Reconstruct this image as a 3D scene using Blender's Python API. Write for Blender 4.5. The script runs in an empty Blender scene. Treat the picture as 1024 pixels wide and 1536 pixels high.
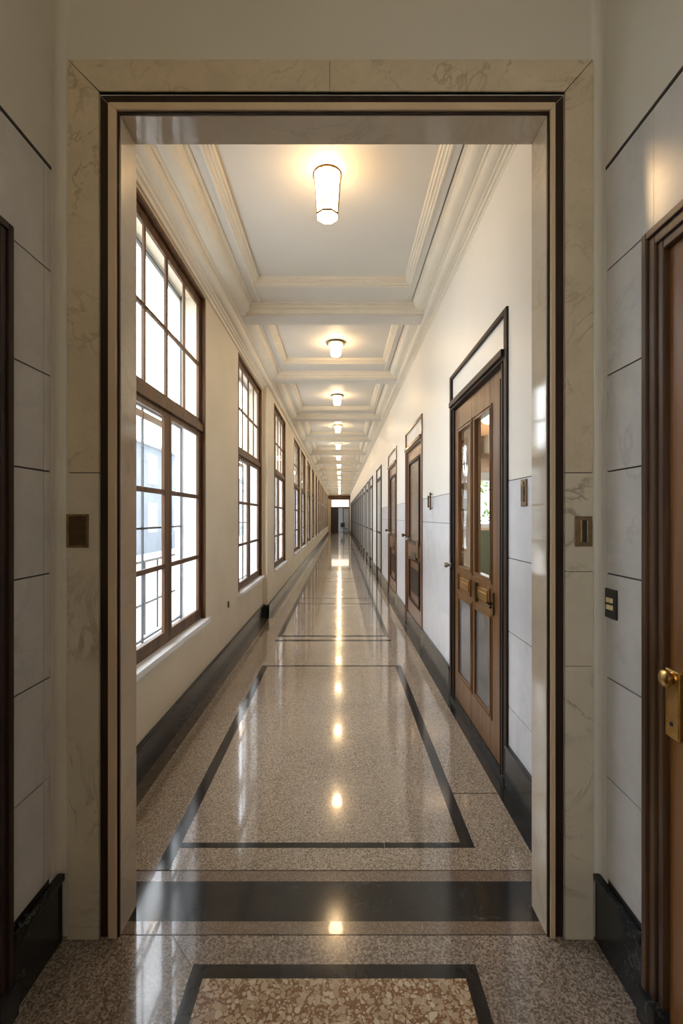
import bpy, bmesh, math, random
from mathutils import Vector, Matrix
random.seed(7)
SC = bpy.context.scene
COL = SC.collection
F = 720.0
PI = math.pi

# ------------------------------------------------------------------ materials
def new_mat(name):
    m = bpy.data.materials.new(name); m.use_nodes = True
    nt = m.node_tree
    b = nt.nodes['Principled BSDF']
    return m, nt, b

def N(nt, t, **kw):
    n = nt.nodes.new(t)
    for k, v in kw.items():
        if k.startswith('i_'):
            n.inputs[k[2:].replace('_', ' ')].default_value = v
        else:
            setattr(n, k, v)
    return n

def ramp(nt, fac, stops, interp='LINEAR'):
    r = nt.nodes.new('ShaderNodeValToRGB')
    r.color_ramp.interpolation = interp
    el = r.color_ramp.elements
    while len(el) < len(stops): el.new(0.5)
    for e, (p, c) in zip(el, stops):
        e.position = p; e.color = (c[0], c[1], c[2], 1)
    nt.links.new(fac, r.inputs[0])
    return r.outputs[0]

def coords(nt, scale=(1, 1, 1), rot=(0, 0, 0)):
    g = nt.nodes.new('ShaderNodeNewGeometry')
    mp = nt.nodes.new('ShaderNodeMapping')
    mp.inputs['Scale'].default_value = scale
    mp.inputs['Rotation'].default_value = rot
    nt.links.new(g.outputs['Position'], mp.inputs[0])
    return mp.outputs[0]

def bump(nt, b, h, strength=0.1, dist=0.01):
    bp = nt.nodes.new('ShaderNodeBump')
    bp.inputs['Strength'].default_value = strength
    bp.inputs['Distance'].default_value = dist
    nt.links.new(h, bp.inputs['Height']); nt.links.new(bp.outputs[0], b.inputs['Normal'])

def mixc(nt, fac, a, b, mode='MIX'):
    m = nt.nodes.new('ShaderNodeMix'); m.data_type = 'RGBA'; m.blend_type = mode
    for s, v in ((m.inputs[0], fac), (m.inputs[6], a), (m.inputs[7], b)):
        if hasattr(v, 'links'): nt.links.new(v, s)
        elif isinstance(v, (int, float)): s.default_value = v
        else: s.default_value = (v[0], v[1], v[2], 1)
    return m.outputs[2]

def plain(name, col, rough=0.5, metal=0.0, var=0.08, scale=6.0, spec=0.5, bs=0.0):
    m, nt, b = new_mat(name)
    c = coords(nt)
    n = N(nt, 'ShaderNodeTexNoise', i_Scale=scale, i_Detail=5.0); nt.links.new(c, n.inputs['Vector'])
    lo = [v * (1 - var) for v in col]; hi = [min(1, v * (1 + var)) for v in col]
    nt.links.new(ramp(nt, n.outputs['Fac'], [(0.3, lo), (0.7, hi)]), b.inputs['Base Color'])
    b.inputs['Roughness'].default_value = rough; b.inputs['Metallic'].default_value = metal
    b.inputs['Specular IOR Level'].default_value = spec
    if bs: 
        n2 = N(nt, 'ShaderNodeTexNoise', i_Scale=scale * 8, i_Detail=3.0); nt.links.new(c, n2.inputs['Vector'])
        bump(nt, b, n2.outputs['Fac'], bs, 0.004)
    return m

def marble(name, base, vein, rough=0.2, vs=2.2, width=0.03, strength=0.6, speck=0.0, mottle=0.1, band=None):
    m, nt, b = new_mat(name)
    c = coords(nt, rot=(0.5, 0.35, 0.6))
    n = N(nt, 'ShaderNodeTexNoise', i_Scale=vs, i_Detail=8.0, i_Roughness=0.62, i_Distortion=1.4)
    nt.links.new(c, n.inputs['Vector'])
    v = ramp(nt, n.outputs['Fac'], [(0.5 - width, (0, 0, 0)), (0.5, (1, 1, 1)), (0.5 + width, (0, 0, 0))])
    n3 = N(nt, 'ShaderNodeTexNoise', i_Scale=vs * 0.9, i_Detail=2.0); nt.links.new(c, n3.inputs['Vector'])
    gate = ramp(nt, n3.outputs['Fac'], [(0.42, (0, 0, 0)), (0.62, (1, 1, 1))])
    mul = N(nt, 'ShaderNodeMath', operation='MULTIPLY'); nt.links.new(v, mul.inputs[0]); nt.links.new(gate, mul.inputs[1])
    mul2 = N(nt, 'ShaderNodeMath', operation='MULTIPLY'); nt.links.new(mul.outputs[0], mul2.inputs[0]); mul2.inputs[1].default_value = strength
    n2 = N(nt, 'ShaderNodeTexNoise', i_Scale=7.0, i_Detail=8.0, i_Roughness=0.7); nt.links.new(c, n2.inputs['Vector'])
    lo = [x * (1 - mottle) for x in base]; hi = [min(1, x * (1 + mottle * .6)) for x in base]
    bc = ramp(nt, n2.outputs['Fac'], [(0.3, lo), (0.7, hi)])
    if speck:
        n4 = N(nt, 'ShaderNodeTexNoise', i_Scale=60.0, i_Detail=4.0, i_Roughness=0.6); nt.links.new(c, n4.inputs['Vector'])
        sp = ramp(nt, n4.outputs['Fac'], [(0.60, (0, 0, 0)), (0.72, (speck,) * 3)])
        bc = mixc(nt, sp, bc, vein)
    nt.links.new(mixc(nt, mul2.outputs[0], bc, vein), b.inputs['Base Color'])
    b.inputs['Roughness'].default_value = rough
    return m

def wood(name, dark, light, rough=0.3, axis=2, scale=18.0, coat=0.3):
    m, nt, b = new_mat(name)
    s = [scale, scale, scale]; s[axis] = scale * 0.06
    c = coords(nt, scale=tuple(s))
    n = N(nt, 'ShaderNodeTexNoise', i_Scale=1.0, i_Detail=6.0, i_Roughness=0.6, i_Distortion=0.6); nt.links.new(c, n.inputs['Vector'])
    nt.links.new(ramp(nt, n.outputs['Fac'], [(0.3, dark), (0.7, light)]), b.inputs['Base Color'])
    b.inputs['Roughness'].default_value = rough
    b.inputs['Coat Weight'].default_value = coat; b.inputs['Specular IOR Level'].default_value = .3
    b.inputs['Coat Roughness'].default_value = 0.2
    bump(nt, b, n.outputs['Fac'], 0.08, 0.003)
    return m

def terrazzo(name, cols, scale, rough=0.13, tint=None, big=0.12):
    m, nt, b = new_mat(name)
    c = coords(nt)
    v = N(nt, 'ShaderNodeTexVoronoi', i_Scale=scale); nt.links.new(c, v.inputs['Vector'])
    sep = nt.nodes.new('ShaderNodeSeparateColor'); nt.links.new(v.outputs['Color'], sep.inputs[0])
    st = [(i / len(cols), k) for i, k in enumerate(cols)]
    chips = ramp(nt, sep.outputs[0], st, 'CONSTANT')
    n = N(nt, 'ShaderNodeTexNoise', i_Scale=1.7, i_Detail=4.0); nt.links.new(c, n.inputs['Vector'])
    shade = ramp(nt, n.outputs['Fac'], [(0.3, (1 - big,) * 3), (0.7, (1, 1, 1))])
    nt.links.new(mixc(nt, 1.0, chips, shade, 'MULTIPLY'), b.inputs['Base Color'])
    n2 = N(nt, 'ShaderNodeTexNoise', i_Scale=3.0, i_Detail=5.0); nt.links.new(c, n2.inputs['Vector'])
    rr = ramp(nt, n2.outputs['Fac'], [(0.3, (rough * 0.75,) * 3), (0.7, (rough * 1.3,) * 3)])
    nt.links.new(rr, b.inputs['Roughness'])
    n3 = N(nt, 'ShaderNodeTexNoise', i_Scale=5.0, i_Detail=2.0); nt.links.new(c, n3.inputs['Vector'])
    bump(nt, b, n3.outputs['Fac'], 0.06, 0.01)
    b.inputs['IOR'].default_value = 1.55
    b.inputs['Coat Weight'].default_value = 0.55
    b.inputs['Coat Roughness'].default_value = 0.035
    return m

def mosaic(name):
    m, nt, b = new_mat(name)
    c = coords(nt)
    n0 = N(nt, 'ShaderNodeTexNoise', i_Scale=22.0, i_Detail=2.0); nt.links.new(c, n0.inputs['Vector'])
    cc = mixc(nt, 0.03, c, n0.outputs['Color'])
    out = None
    col = None
    n = N(nt, 'ShaderNodeTexNoise', i_Scale=120.0, i_Detail=3.0); nt.links.new(c, n.inputs['Vector'])
    col = ramp(nt, n.outputs['Fac'], [(0.35, (.16, .072, .03)), (0.65, (.26, .135, .065))])
    for sc, thr in ((120.0, .34), (70.0, .40), (48.0, .42)):
        v = N(nt, 'ShaderNodeTexVoronoi', i_Scale=sc, i_Randomness=1.0); nt.links.new(cc, v.inputs['Vector'])
        sep = nt.nodes.new('ShaderNodeSeparateColor'); nt.links.new(v.outputs['Color'], sep.inputs[0])
        chip = ramp(nt, sep.outputs[0], [(0, (.40, .28, .17)), (.3, (.50, .38, .25)), (.6, (.60, .48, .34)), (.85, (.46, .33, .21))], 'CONSTANT')
        ad = N(nt, 'ShaderNodeMath', operation='MULTIPLY_ADD'); nt.links.new(sep.outputs[1], ad.inputs[0]); ad.inputs[1].default_value = -.35; nt.links.new(v.outputs['Distance'], ad.inputs[2])
        msk = ramp(nt, ad.outputs[0], [(thr - .2, (1, 1, 1)), (thr - .17, (0, 0, 0))])
        col = mixc(nt, msk, col, chip)
    nt.links.new(col, b.inputs['Base Color'])
    b.inputs['Roughness'].default_value = 0.22
    b.inputs['Coat Weight'].default_value = 0.4; b.inputs['Coat Roughness'].default_value = 0.1
    return m

def glass(name, tint=(1, 1, 1), rough=0.0, frost=None, ior=1.45):
    m = bpy.data.materials.new(name); m.use_nodes = True
    nt = m.node_tree; nt.nodes.clear()
    o = nt.nodes.new('ShaderNodeOutputMaterial')
    t = nt.nodes.new('ShaderNodeBsdfTransparent'); t.inputs[0].default_value = (*tint, 1)
    g = nt.nodes.new('ShaderNodeBsdfGlossy'); g.inputs['Roughness'].default_value = rough
    f = nt.nodes.new('ShaderNodeFresnel'); f.inputs[0].default_value = ior
    n = N(nt, 'ShaderNodeTexNoise', i_Scale=4.0); nt.links.new(coords(nt), n.inputs['Vector'])
    bp = N(nt, 'ShaderNodeBump', i_Strength=0.05, i_Distance=0.01); nt.links.new(n.outputs['Fac'], bp.inputs['Height'])
    nt.links.new(bp.outputs[0], g.inputs['Normal'])
    mx = nt.nodes.new('ShaderNodeMixShader')
    ge = nt.nodes.new('ShaderNodeNewGeometry')          # the pane's inner side: no second, total reflection
    iv = N(nt, 'ShaderNodeMath', operation='SUBTRACT'); iv.inputs[0].default_value = 1.0; nt.links.new(ge.outputs['Backfacing'], iv.inputs[1])
    fm = N(nt, 'ShaderNodeMath', operation='MULTIPLY'); nt.links.new(f.outputs[0], fm.inputs[0]); nt.links.new(iv.outputs[0], fm.inputs[1])
    nt.links.new(fm.outputs[0], mx.inputs[0])
    src = t.outputs[0]
    if frost:
        d = nt.nodes.new('ShaderNodeBsdfDiffuse'); d.inputs[0].default_value = (*frost[1], 1)
        m2 = nt.nodes.new('ShaderNodeMixShader'); m2.inputs[0].default_value = frost[0]
        nt.links.new(t.outputs[0], m2.inputs[1]); nt.links.new(d.outputs[0], m2.inputs[2]); src = m2.outputs[0]
    nt.links.new(src, mx.inputs[1]); nt.links.new(g.outputs[0], mx.inputs[2])
    nt.links.new(mx.outputs[0], o.inputs[0])
    return m

def emit(name, col, s):
    m, nt, b = new_mat(name)
    n = N(nt, 'ShaderNodeTexNoise', i_Scale=9.0); nt.links.new(coords(nt), n.inputs['Vector'])
    nt.links.new(ramp(nt, n.outputs['Fac'], [(0.3, [x * .92 for x in col]), (0.7, col)]), b.inputs['Emission Color'])
    b.inputs['Base Color'].default_value = (.9, .85, .75, 1)
    b.inputs['Emission Strength'].default_value = s
    b.inputs['Roughness'].default_value = 0.4
    return m

M = {}
M['cream'] = plain('cream_wall_paint', (.71, .63, .49), .55, var=.05, scale=1.6, bs=.12)
M['white'] = plain('offwhite_wall_paint', (.80, .775, .71), .42, var=.03, scale=1.4, bs=.08)
M['vest'] = plain('vestibule_wall_paint', (.60, .57, .49), .5, var=.05, scale=1.4, bs=.12)
M['ceil'] = plain('ceiling_paint', (.66, .63, .575), .6, var=.03, scale=1.2, bs=.05)
M['mould'] = plain('plaster_moulding_paint', (.72, .67, .57), .5, var=.04, scale=5, bs=.05)
M['slab'] = marble('pale_marble_slab', (.68, .69, .72), (.48, .49, .53), rough=.22, vs=1.6, width=.05, strength=.35, mottle=.06)
M['vslab'] = marble('grey_veined_marble_slab', (.56, .545, .515), (.34, .33, .32), rough=.17, vs=1.8, width=.03, strength=.35, mottle=.10)
M['case'] = marble('beige_marble_casing', (.58, .49, .345), (.28, .22, .14), rough=.35, vs=2.6, width=.022, strength=.75, speck=.35, mottle=.13)
M['case2'] = marble('veined_cream_marble', (.58, .515, .395), (.25, .21, .15), rough=.3, vs=3.2, width=.035, strength=.85, mottle=.1)
M['bm'] = marble('black_marble', (.016, .019, .021), (.16, .18, .18), rough=.18, vs=4.5, width=.012, strength=.6, mottle=.4)
M['bm'].node_tree.nodes['Principled BSDF'].inputs['Specular IOR Level'].default_value = .3
M['bfloor'] = marble('black_floor_marble', (.018, .018, .018), (.12, .12, .12), rough=.12, vs=7, width=.006, strength=.4, mottle=.4)
M['brownstrip'] = terrazzo('brown_terrazzo_strip', [(.16, .11, .075), (.2, .14, .1), (.13, .09, .065), (.24, .18, .13)], 260, .16)
M['bstrip'] = plain('dark_brown_floor_strip', (.09, .064, .045), .16, var=.3, scale=20)
M['terr'] = terrazzo('beige_terrazzo', [(.15, .108, .075), (.29, .225, .165), (.40, .32, .24), (.34, .265, .195), (.23, .17, .125), (.48, .395, .30)], 230, .12)
M['terr2'] = terrazzo('speckled_terrazzo', [(.12, .09, .07), (.22, .175, .14), (.32, .26, .21), (.25, .20, .16), (.17, .13, .10), (.38, .31, .26)], 170, .15)
M['mosaic'] = mosaic('large_chip_terrazzo')
M['wood'] = wood('window_wood', (.055, .025, .010), (.155, .076, .030), .5, 2, coat=0.0)
M['wcase'] = wood('dark_door_casing_wood', (.035, .017, .009), (.10, .05, .024), .3, 2)
M['woodd'] = wood('dark_wood_trim', (.012, .006, .004), (.036, .018, .010), .5, 2, coat=0.0)
M['bronze'] = wood('bronze_brown_door_wood', (.065, .026, .006), (.20, .09, .024), .34, 2, 24, coat=.1)
M['redwood'] = wood('red_brown_door_wood', (.10, .042, .018), (.22, .10, .045), .3, 2, 24)
M['vdoor'] = wood('orange_brown_door_wood', (.14, .058, .015), (.27, .12, .035), .28, 2, 14)
M['tan'] = plain('tan_painted_strip', (.60, .46, .30), .4, var=.06, scale=4)
M['jamb'] = marble('polished_jamb_stone', (.56, .475, .36), (.4, .32, .22), rough=.07, vs=2.2, width=.03, strength=.4, mottle=.08)
M['joint'] = plain('dark_joint', (.03, .025, .02), .7)
M['brass'] = plain('aged_brass', (.62, .40, .14), .28, metal=1.0, var=.2, scale=30)
M['nickel'] = plain('worn_nickel', (.45, .42, .36), .3, metal=1.0, var=.15, scale=30)
M['dbronze'] = plain('dark_bronze', (.13, .085, .045), .35, metal=1.0, var=.25, scale=30)
M['lbronze'] = plain('bronze_plate', (.22, .15, .08), .42, metal=.7, var=.25, scale=30)
M['gold'] = plain('pale_gold_button', (.75, .62, .34), .35, var=.1)
M['black'] = plain('black_plastic', (.012, .012, .012), .35, var=.2)
M['sill'] = marble('white_marble_sill', (.80, .80, .80), (.6, .6, .62), rough=.25, strength=.3)
M['steel'] = plain('dark_steel', (.05, .055, .06), .45, metal=.3, var=.2)
M['wframe'] = plain('white_outer_frame', (.72, .73, .74), .5, var=.05)
M['glass'] = glass('clear_window_glass', ior=1.18)
M['dglass'] = glass('clear_door_glass', (.95, .96, .93), ior=1.5)
M['fglass'] = glass('grey_frosted_glass', (.6, .6, .6), rough=.12, frost=(.75, (.17, .165, .16)))
M['bglass'] = glass('brown_frosted_glass', (.5, .4, .3), rough=.25, frost=(.9, (.21, .135, .075)), ior=1.3)
M['pglass'] = glass('pale_frosted_glass', (.8, .75, .6), rough=.3, frost=(.96, (.80, .74, .58)), ior=1.2)
M['dkglass'] = glass('dark_glass', (.2, .2, .2), rough=.05, frost=(.6, (.02, .02, .02)))
M['lamp'] = emit('lit_lantern_glass', (1, .66, .33), 21.0)
M['lamp2'] = emit('lit_drum_glass', (1, .68, .36), 50.0)
M['lamp3'] = emit('lit_wall_globe', (1, .66, .36), 5.0)
M['tglass'] = glass('sky_dimming_glass', (.16, .155, .15))  # tint darkened to dim the bright sky behind the end door
M['eglass'] = glass('bright_end_transom_glass', (.55, .5, .43))  # tint tones down the open sky behind the transom
M['fill_lamp'] = emit('vestibule_fill_globe', (1, .80, .58), 25.0)  # glow of the fill lamp added for the vestibule
M['facade'] = plain('bluish_grey_render', (.12, .14, .165), .8, var=.15, scale=.8)
M['fwin'] = plain('facade_window_glass', (.05, .07, .09), .2)
M['ground'] = plain('pale_outside_paving', (.62, .61, .58), .8, var=.1, scale=2)
M['peach'] = plain('peach_room_paint', (.72, .50, .34), .6, var=.05)
M['green'] = plain('dark_green_wainscot', (.035, .075, .022), .5, var=.35, scale=5)
M['leaf'] = plain('green_leaves', (.12, .24, .05), .6, var=.5, scale=9)
M['bark'] = plain('bark', (.12, .08, .05), .8, var=.3, scale=20)
M['curtain'] = plain('grey_curtain_fabric', (.33, .32, .30), .8, var=.1)
M['jar'] = plain('white_ceramic', (.75, .74, .7), .25)
M['roof'] = plain('roof_slab', (.3, .3, .3), .8)

# ------------------------------------------------------------------ mesh builder
class MB:
    def __init__(s): s.bm = bmesh.new(); s.mi = 0; s.n = 0
    def face(s, vs, mi=None):
        try: f = s.bm.faces.new(vs); f.material_index = s.mi if mi is None else mi; return f
        except ValueError: return None
    def hexa(s, p, mi=None):
        v = [s.bm.verts.new(q) for q in p]
        for i in ((0, 3, 2, 1), (4, 5, 6, 7), (0, 1, 5, 4), (1, 2, 6, 5), (2, 3, 7, 6), (3, 0, 4, 7)): s.face([v[k] for k in i], mi)
        return s
    def box(s, x0, x1, y0, y1, z0, z1, mi=None):
        x0, x1 = sorted((x0, x1)); y0, y1 = sorted((y0, y1)); z0, z1 = sorted((z0, z1))
        s.n += 1; q = 3e-5 * (s.n % 11); x0 -= q; x1 += q; y0 -= q; y1 += q; z0 -= q; z1 += q      # no two faces exactly coplanar
        return s.hexa([(x0, y0, z0), (x1, y0, z0), (x1, y1, z0), (x0, y1, z0), (x0, y0, z1), (x1, y0, z1), (x1, y1, z1), (x0, y1, z1)], mi)
    def prism(s, prof, a0, a1, fn, mi=None):      # prof = 2D loop, fn(u, v, a) -> point
        A = [s.bm.verts.new(fn(u, v, a0)) for u, v in prof]
        B = [s.bm.verts.new(fn(u, v, a1)) for u, v in prof]
        n = len(prof)
        for i in range(n): s.face([A[i], A[(i + 1) % n], B[(i + 1) % n], B[i]], mi)
        s.face(A[::-1], mi); s.face(B, mi)
        return s
    def lathe(s, prof, c=(0, 0, 0), seg=24, axis='z', mi=None, start=0.0, loop=False):
        rings = []
        for r, h in prof:
            ring = []
            for k in range(seg):
                a = start + 2 * PI * k / seg; u, v = r * math.cos(a), r * math.sin(a)
                p = {'z': (u, v, h), 'x': (h, u, v), 'y': (u, h, v)}[axis]
                ring.append(s.bm.verts.new((c[0] + p[0], c[1] + p[1], c[2] + p[2])))
            rings.append(ring)
        for a, b in zip(rings, rings[1:]):
            for k in range(seg): s.face([a[k], a[(k + 1) % seg], b[(k + 1) % seg], b[k]], mi)
        if loop:
            for k in range(seg): s.face([rings[-1][k], rings[-1][(k + 1) % seg], rings[0][(k + 1) % seg], rings[0][k]], mi)
            return s
        s.face(rings[0][::-1], mi); s.face(rings[-1], mi)
        return s
    def tube(s, p0, p1, r, seg=8, mi=None, r1=None):
        p0 = Vector(p0); p1 = Vector(p1); d = (p1 - p0).normalized()
        up = Vector((0, 0, 1)) if abs(d.z) < .9 else Vector((1, 0, 0))
        u = d.cross(up).normalized(); w = d.cross(u)
        r1 = r if r1 is None else r1
        A = [s.bm.verts.new(p0 + (u * math.cos(2 * PI * k / seg) + w * math.sin(2 * PI * k / seg)) * r) for k in range(seg)]
        B = [s.bm.verts.new(p1 + (u * math.cos(2 * PI * k / seg) + w * math.sin(2 * PI * k / seg)) * r1) for k in range(seg)]
        for k in range(seg): s.face([A[k], A[(k + 1) % seg], B[(k + 1) % seg], B[k]], mi)
        s.face(A[::-1], mi); s.face(B, mi)
        return s
    def build(s, name, mats, parent=None, bevel=0.0, smooth=False):
        bmesh.ops.recalc_face_normals(s.bm, faces=s.bm.faces[:])
        me = bpy.data.meshes.new(name); s.bm.to_mesh(me); s.bm.free()
        for m in (mats if isinstance(mats, (list, tuple)) else [mats]): me.materials.append(M[m])
        if smooth:
            for p in me.polygons: p.use_smooth = True
        o = bpy.data.objects.new(name, me); COL.objects.link(o)
        if parent: o.parent = parent
        if bevel:
            b = o.modifiers.new('edge', 'BEVEL'); b.width = bevel; b.segments = 2; b.limit_method = 'ANGLE'
        if smooth:
            md = o.modifiers.new('split', 'EDGE_SPLIT'); md.split_angle = math.radians(40)
        return o

def tag(o, label, cat, group=None, kind=None):
    o['label'] = label; o['category'] = cat
    if group: o['group'] = group
    if kind: o['kind'] = kind
    return o
def struct(o, label, cat): return tag(o, label, cat, kind='structure')
def empty(name, loc=(0, 0, 0), rz=0.0):
    o = bpy.data.objects.new(name, None); COL.objects.link(o)
    o.location = loc; o.rotation_euler = (0, 0, rz); o.empty_display_size = .1
    return o
def copy_tree(o, parent=None, name=None):
    c = o.copy(); COL.objects.link(c); c.parent = parent
    if name: c.name = name
    for ch in [k for k in bpy.data.objects if k.parent == o]: copy_tree(ch, c)
    return c

END = 44.0
XL, XL2, XR = -1.15, -1.08, 0.93
CZ = 3.66

# ------------------------------------------------------------------ window positions (near edge, far edge, wall face)
WW = 1.60
wins = [(2.49, XL), (5.42, XL), (7.85, XL2), (11.2, XL2), (13.25, XL2), (15.75, XL2)]
y = 18.3
while y + WW < END - .6: wins.append((y, XL2)); y += 2.6
WZ0, WZ1 = .64, 3.36

# left wall: piers, aprons, heads
def left_wall():
    m = MB(); yp = 1.85
    def pier(a, b):
        for (lo, hi, x) in ((1.85, 7.12, XL), (7.12, END, XL2)):
            s, e = max(a, lo), min(b, hi)
            if e > s: m.box(x, -1.40, s, e, 0, 3.7)
    for (w, x) in wins:
        pier(yp, w)
        m.box(x, -1.40, w, w + WW, 0, WZ0 - .04); m.box(x, -1.40, w, w + WW, WZ1, 3.7)
        yp = w + WW
    pier(yp, END)
    return m.build('wall_left', 'cream')
struct(left_wall(), 'cream painted corridor wall pierced by the row of tall windows', 'wall')

# right wall with door openings
DW = 1.38
doors = [2.65, 5.41, 7.86, 10.75]
y = 13.6
while y + 1.3 < END - .6: doors.append(y); y += 2.05
def dwid(i): return DW if i < 4 else 1.34
def right_wall():
    m = MB(); yp = 1.85
    rows = [(.24, .45), (.455, .865), (.87, 1.27), (1.275, 1.695)]
    for i, d in enumerate(doors + [END]):
        m.box(XR + .012, XR + .2, yp, d, 0, 3.7, 0)                     # core
        if i > 3:
            m.box(XR, XR + .03, yp, d, 0, 1.10, 0); m.box(XR, XR + .03, yp, d, 1.115, 3.7, 0); m.box(XR + .002, XR + .03, yp, d, 1.09, 1.12, 2)
            if i < len(doors): m.box(XR, XR + .2, d, d + dwid(i), 2.64, 3.7, 0); yp = d + dwid(i)
            continue
        m.box(XR, XR + .03, yp, d, 1.70, 3.7, 0)
        rr = rows if i == 0 else [(.24, 1.44), (1.445, 1.695)]
        for z0, z1 in rr: m.box(XR, XR + .03, yp, d, z0, z1, 1)
        m.box(XR + .004, XR + .03, yp, d, 0, 1.72, 2)                   # dark joints
        if i < len(doors):
            w = dwid(i)
            m.box(XR, XR + .2, d, d + w, 2.64, 3.7, 0)
            yp = d + w
    return m.build('wall_right', ['white', 'slab', 'joint'])
struct(right_wall(), 'off-white corridor wall with pale marble slabs below, holding the row of doors', 'wall')

# baseboards
m = MB(); yp = 1.85
m.box(XL, XL + .022, 1.85, 7.12, 0, .20); m.box(XL, XL + .034, 1.85, 7.12, .185, .205)
m.box(XL2 - .06, XL2 + .03, 7.10, END, 0, .19)
struct(m.build('baseboard_left', 'bm', bevel=.003), 'black marble baseboard along the foot of the window wall', 'baseboard')
m = MB()
for i, d in enumerate(doors + [END]):
    m.box(XR, XR - .018, yp, d, 0, .235); m.box(XR, XR - .024, yp, d, .225, .242)
    if i < len(doors): yp = d + dwid(i)
struct(m.build('baseboard_right', 'bm', bevel=.003), 'black marble baseboard between the doors on the right corridor wall', 'baseboard')

# ------------------------------------------------------------------ floor
m = MB()
FX0, FX1 = -1.6, 1.12
m.box(FX0, FX1, 2.034, END + 3, -.1, 0, 0)
m.box(FX0, FX1, -2.4, 1.722, -.1, 0, 1)
m.box(FX0, FX1, 1.722, 1.779, -.1, 0, 2); m.box(FX0, FX1, 1.974, 2.034, -.1, 0, 2)
m.box(FX0, FX1, 1.779, 1.974, -.1, 0, 3)
e = .0012
def ringf(x0, x1, y0, y1, w, wy, mi, z=e):
    m.box(x0, x1, y0, y0 + wy, 0, z, mi); m.box(x0, x1, y1 - wy, y1, 0, z, mi)
    m.box(x0, x0 + w, y0 + wy, y1 - wy, 0, z, mi); m.box(x1 - w, x1, y0 + wy, y1 - wy, 0, z, mi)
# vestibule panel
ringf(-.491, .453, -1.7, 1.607, .045, .05, 3)
m.box(-.446, .408, -1.65, 1.557, 0, e, 4)
# corridor panels
XA, XB = -.785, .61
ringf(XA, XB, 2.174, 4.84, .058, .034, 3)
m.box(XA, XA + .058, 2.034, 2.174, 0, e, 3)
for yy in (5.78,): m.box(XA, XB, yy, yy + .07, 0, e, 3)
yy = 6.0
while yy < END - 3:
    ringf(XA, XB, yy, yy + 2.3, .058, .06, 3); yy += 2.3
    m.box(XA, XA + .05, yy, yy + .5, 0, e, 3) ; m.box(XB - .05, XB, yy, yy + .5, 0, e, 3); yy += .5
# wall strips
m.box(XL, -1.05, 2.034, 7.1, 0, e, 5); m.box(XL2, -1.0, 7.1, END, 0, e, 5)
m.box(.853, XR, 2.034, END, 0, e, 3)
# hairline joints
m.box(.61, .853, 2.60, 2.604, 0, e, 5); m.box(XL, 1.0, 2.033, 2.037, 0, e * 1.1, 5); m.box(-1, .95, 1.720, 1.7235, 0, e * 1.1, 5)
m.box(.20, .203, 2.174, 2.208, 0, e * 1.6, 0)
m.hexa([(-.50, 1.60, 0), (-.495, 1.60, 0), (-.60, 1.722, 0), (-.605, 1.722, 0), (-.50, 1.60, e), (-.495, 1.60, e), (-.60, 1.722, e), (-.605, 1.722, e)], 5)
struct(m.build('floor', ['terr', 'terr2', 'brownstrip', 'bfloor', 'mosaic', 'bstrip']), 'polished beige terrazzo floor with black inlaid bands and a large-chip panel', 'floor')

# ------------------------------------------------------------------ ceiling
m = MB()
m.box(-1.55, 1.13, 1.80, END + 3, CZ + .02, CZ + .3, 0)
def cove(p, q, n=8, k=1):      # quarter curve between two profile points
    out = []
    for i in range(n + 1):
        t = i / n * PI / 2
        out.append((p[0] + (q[0] - p[0]) * (1 - math.cos(t)) if k else p[0] + (q[0] - p[0]) * math.sin(t), p[1] + (q[1] - p[1]) * (math.sin(t) if k else 1 - math.cos(t))))
    return out
cr = [(.71, 3.622), (.712, 3.608), (.728, 3.604), (.732, 3.596)] + cove((.735, 3.594), (.815, 3.552)) + [(.818, 3.542), (.832, 3.540), (.836, 3.526)] + cove((.838, 3.524), (.885, 3.500), 6) + [(.888, 3.492), (.904, 3.490), (.908, 3.478), (.922, 3.474), (.926, 3.462), (.96, 3.460), (.96, 3.70), (.71, 3.70)]
cl = [(-.868, 3.622), (-.870, 3.604), (-.892, 3.600), (-.898, 3.588)] + cove((-.900, 3.586), (-1.005, 3.515)) + [(-1.008, 3.502), (-1.026, 3.498), (-1.030, 3.480)] + cove((-1.032, 3.478), (-1.088, 3.440), 6) + [(-1.092, 3.428), (-1.108, 3.424), (-1.112, 3.408), (-1.128, 3.402), (-1.134, 3.380), (-1.20, 3.372), (-1.2, 3.7), (-.868, 3.7)]
fn = lambda u, v, a: (u, a, v)
m.prism(cr, 1.80, END, fn, 1); m.prism(cl, 1.80, END, fn, 1)
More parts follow.
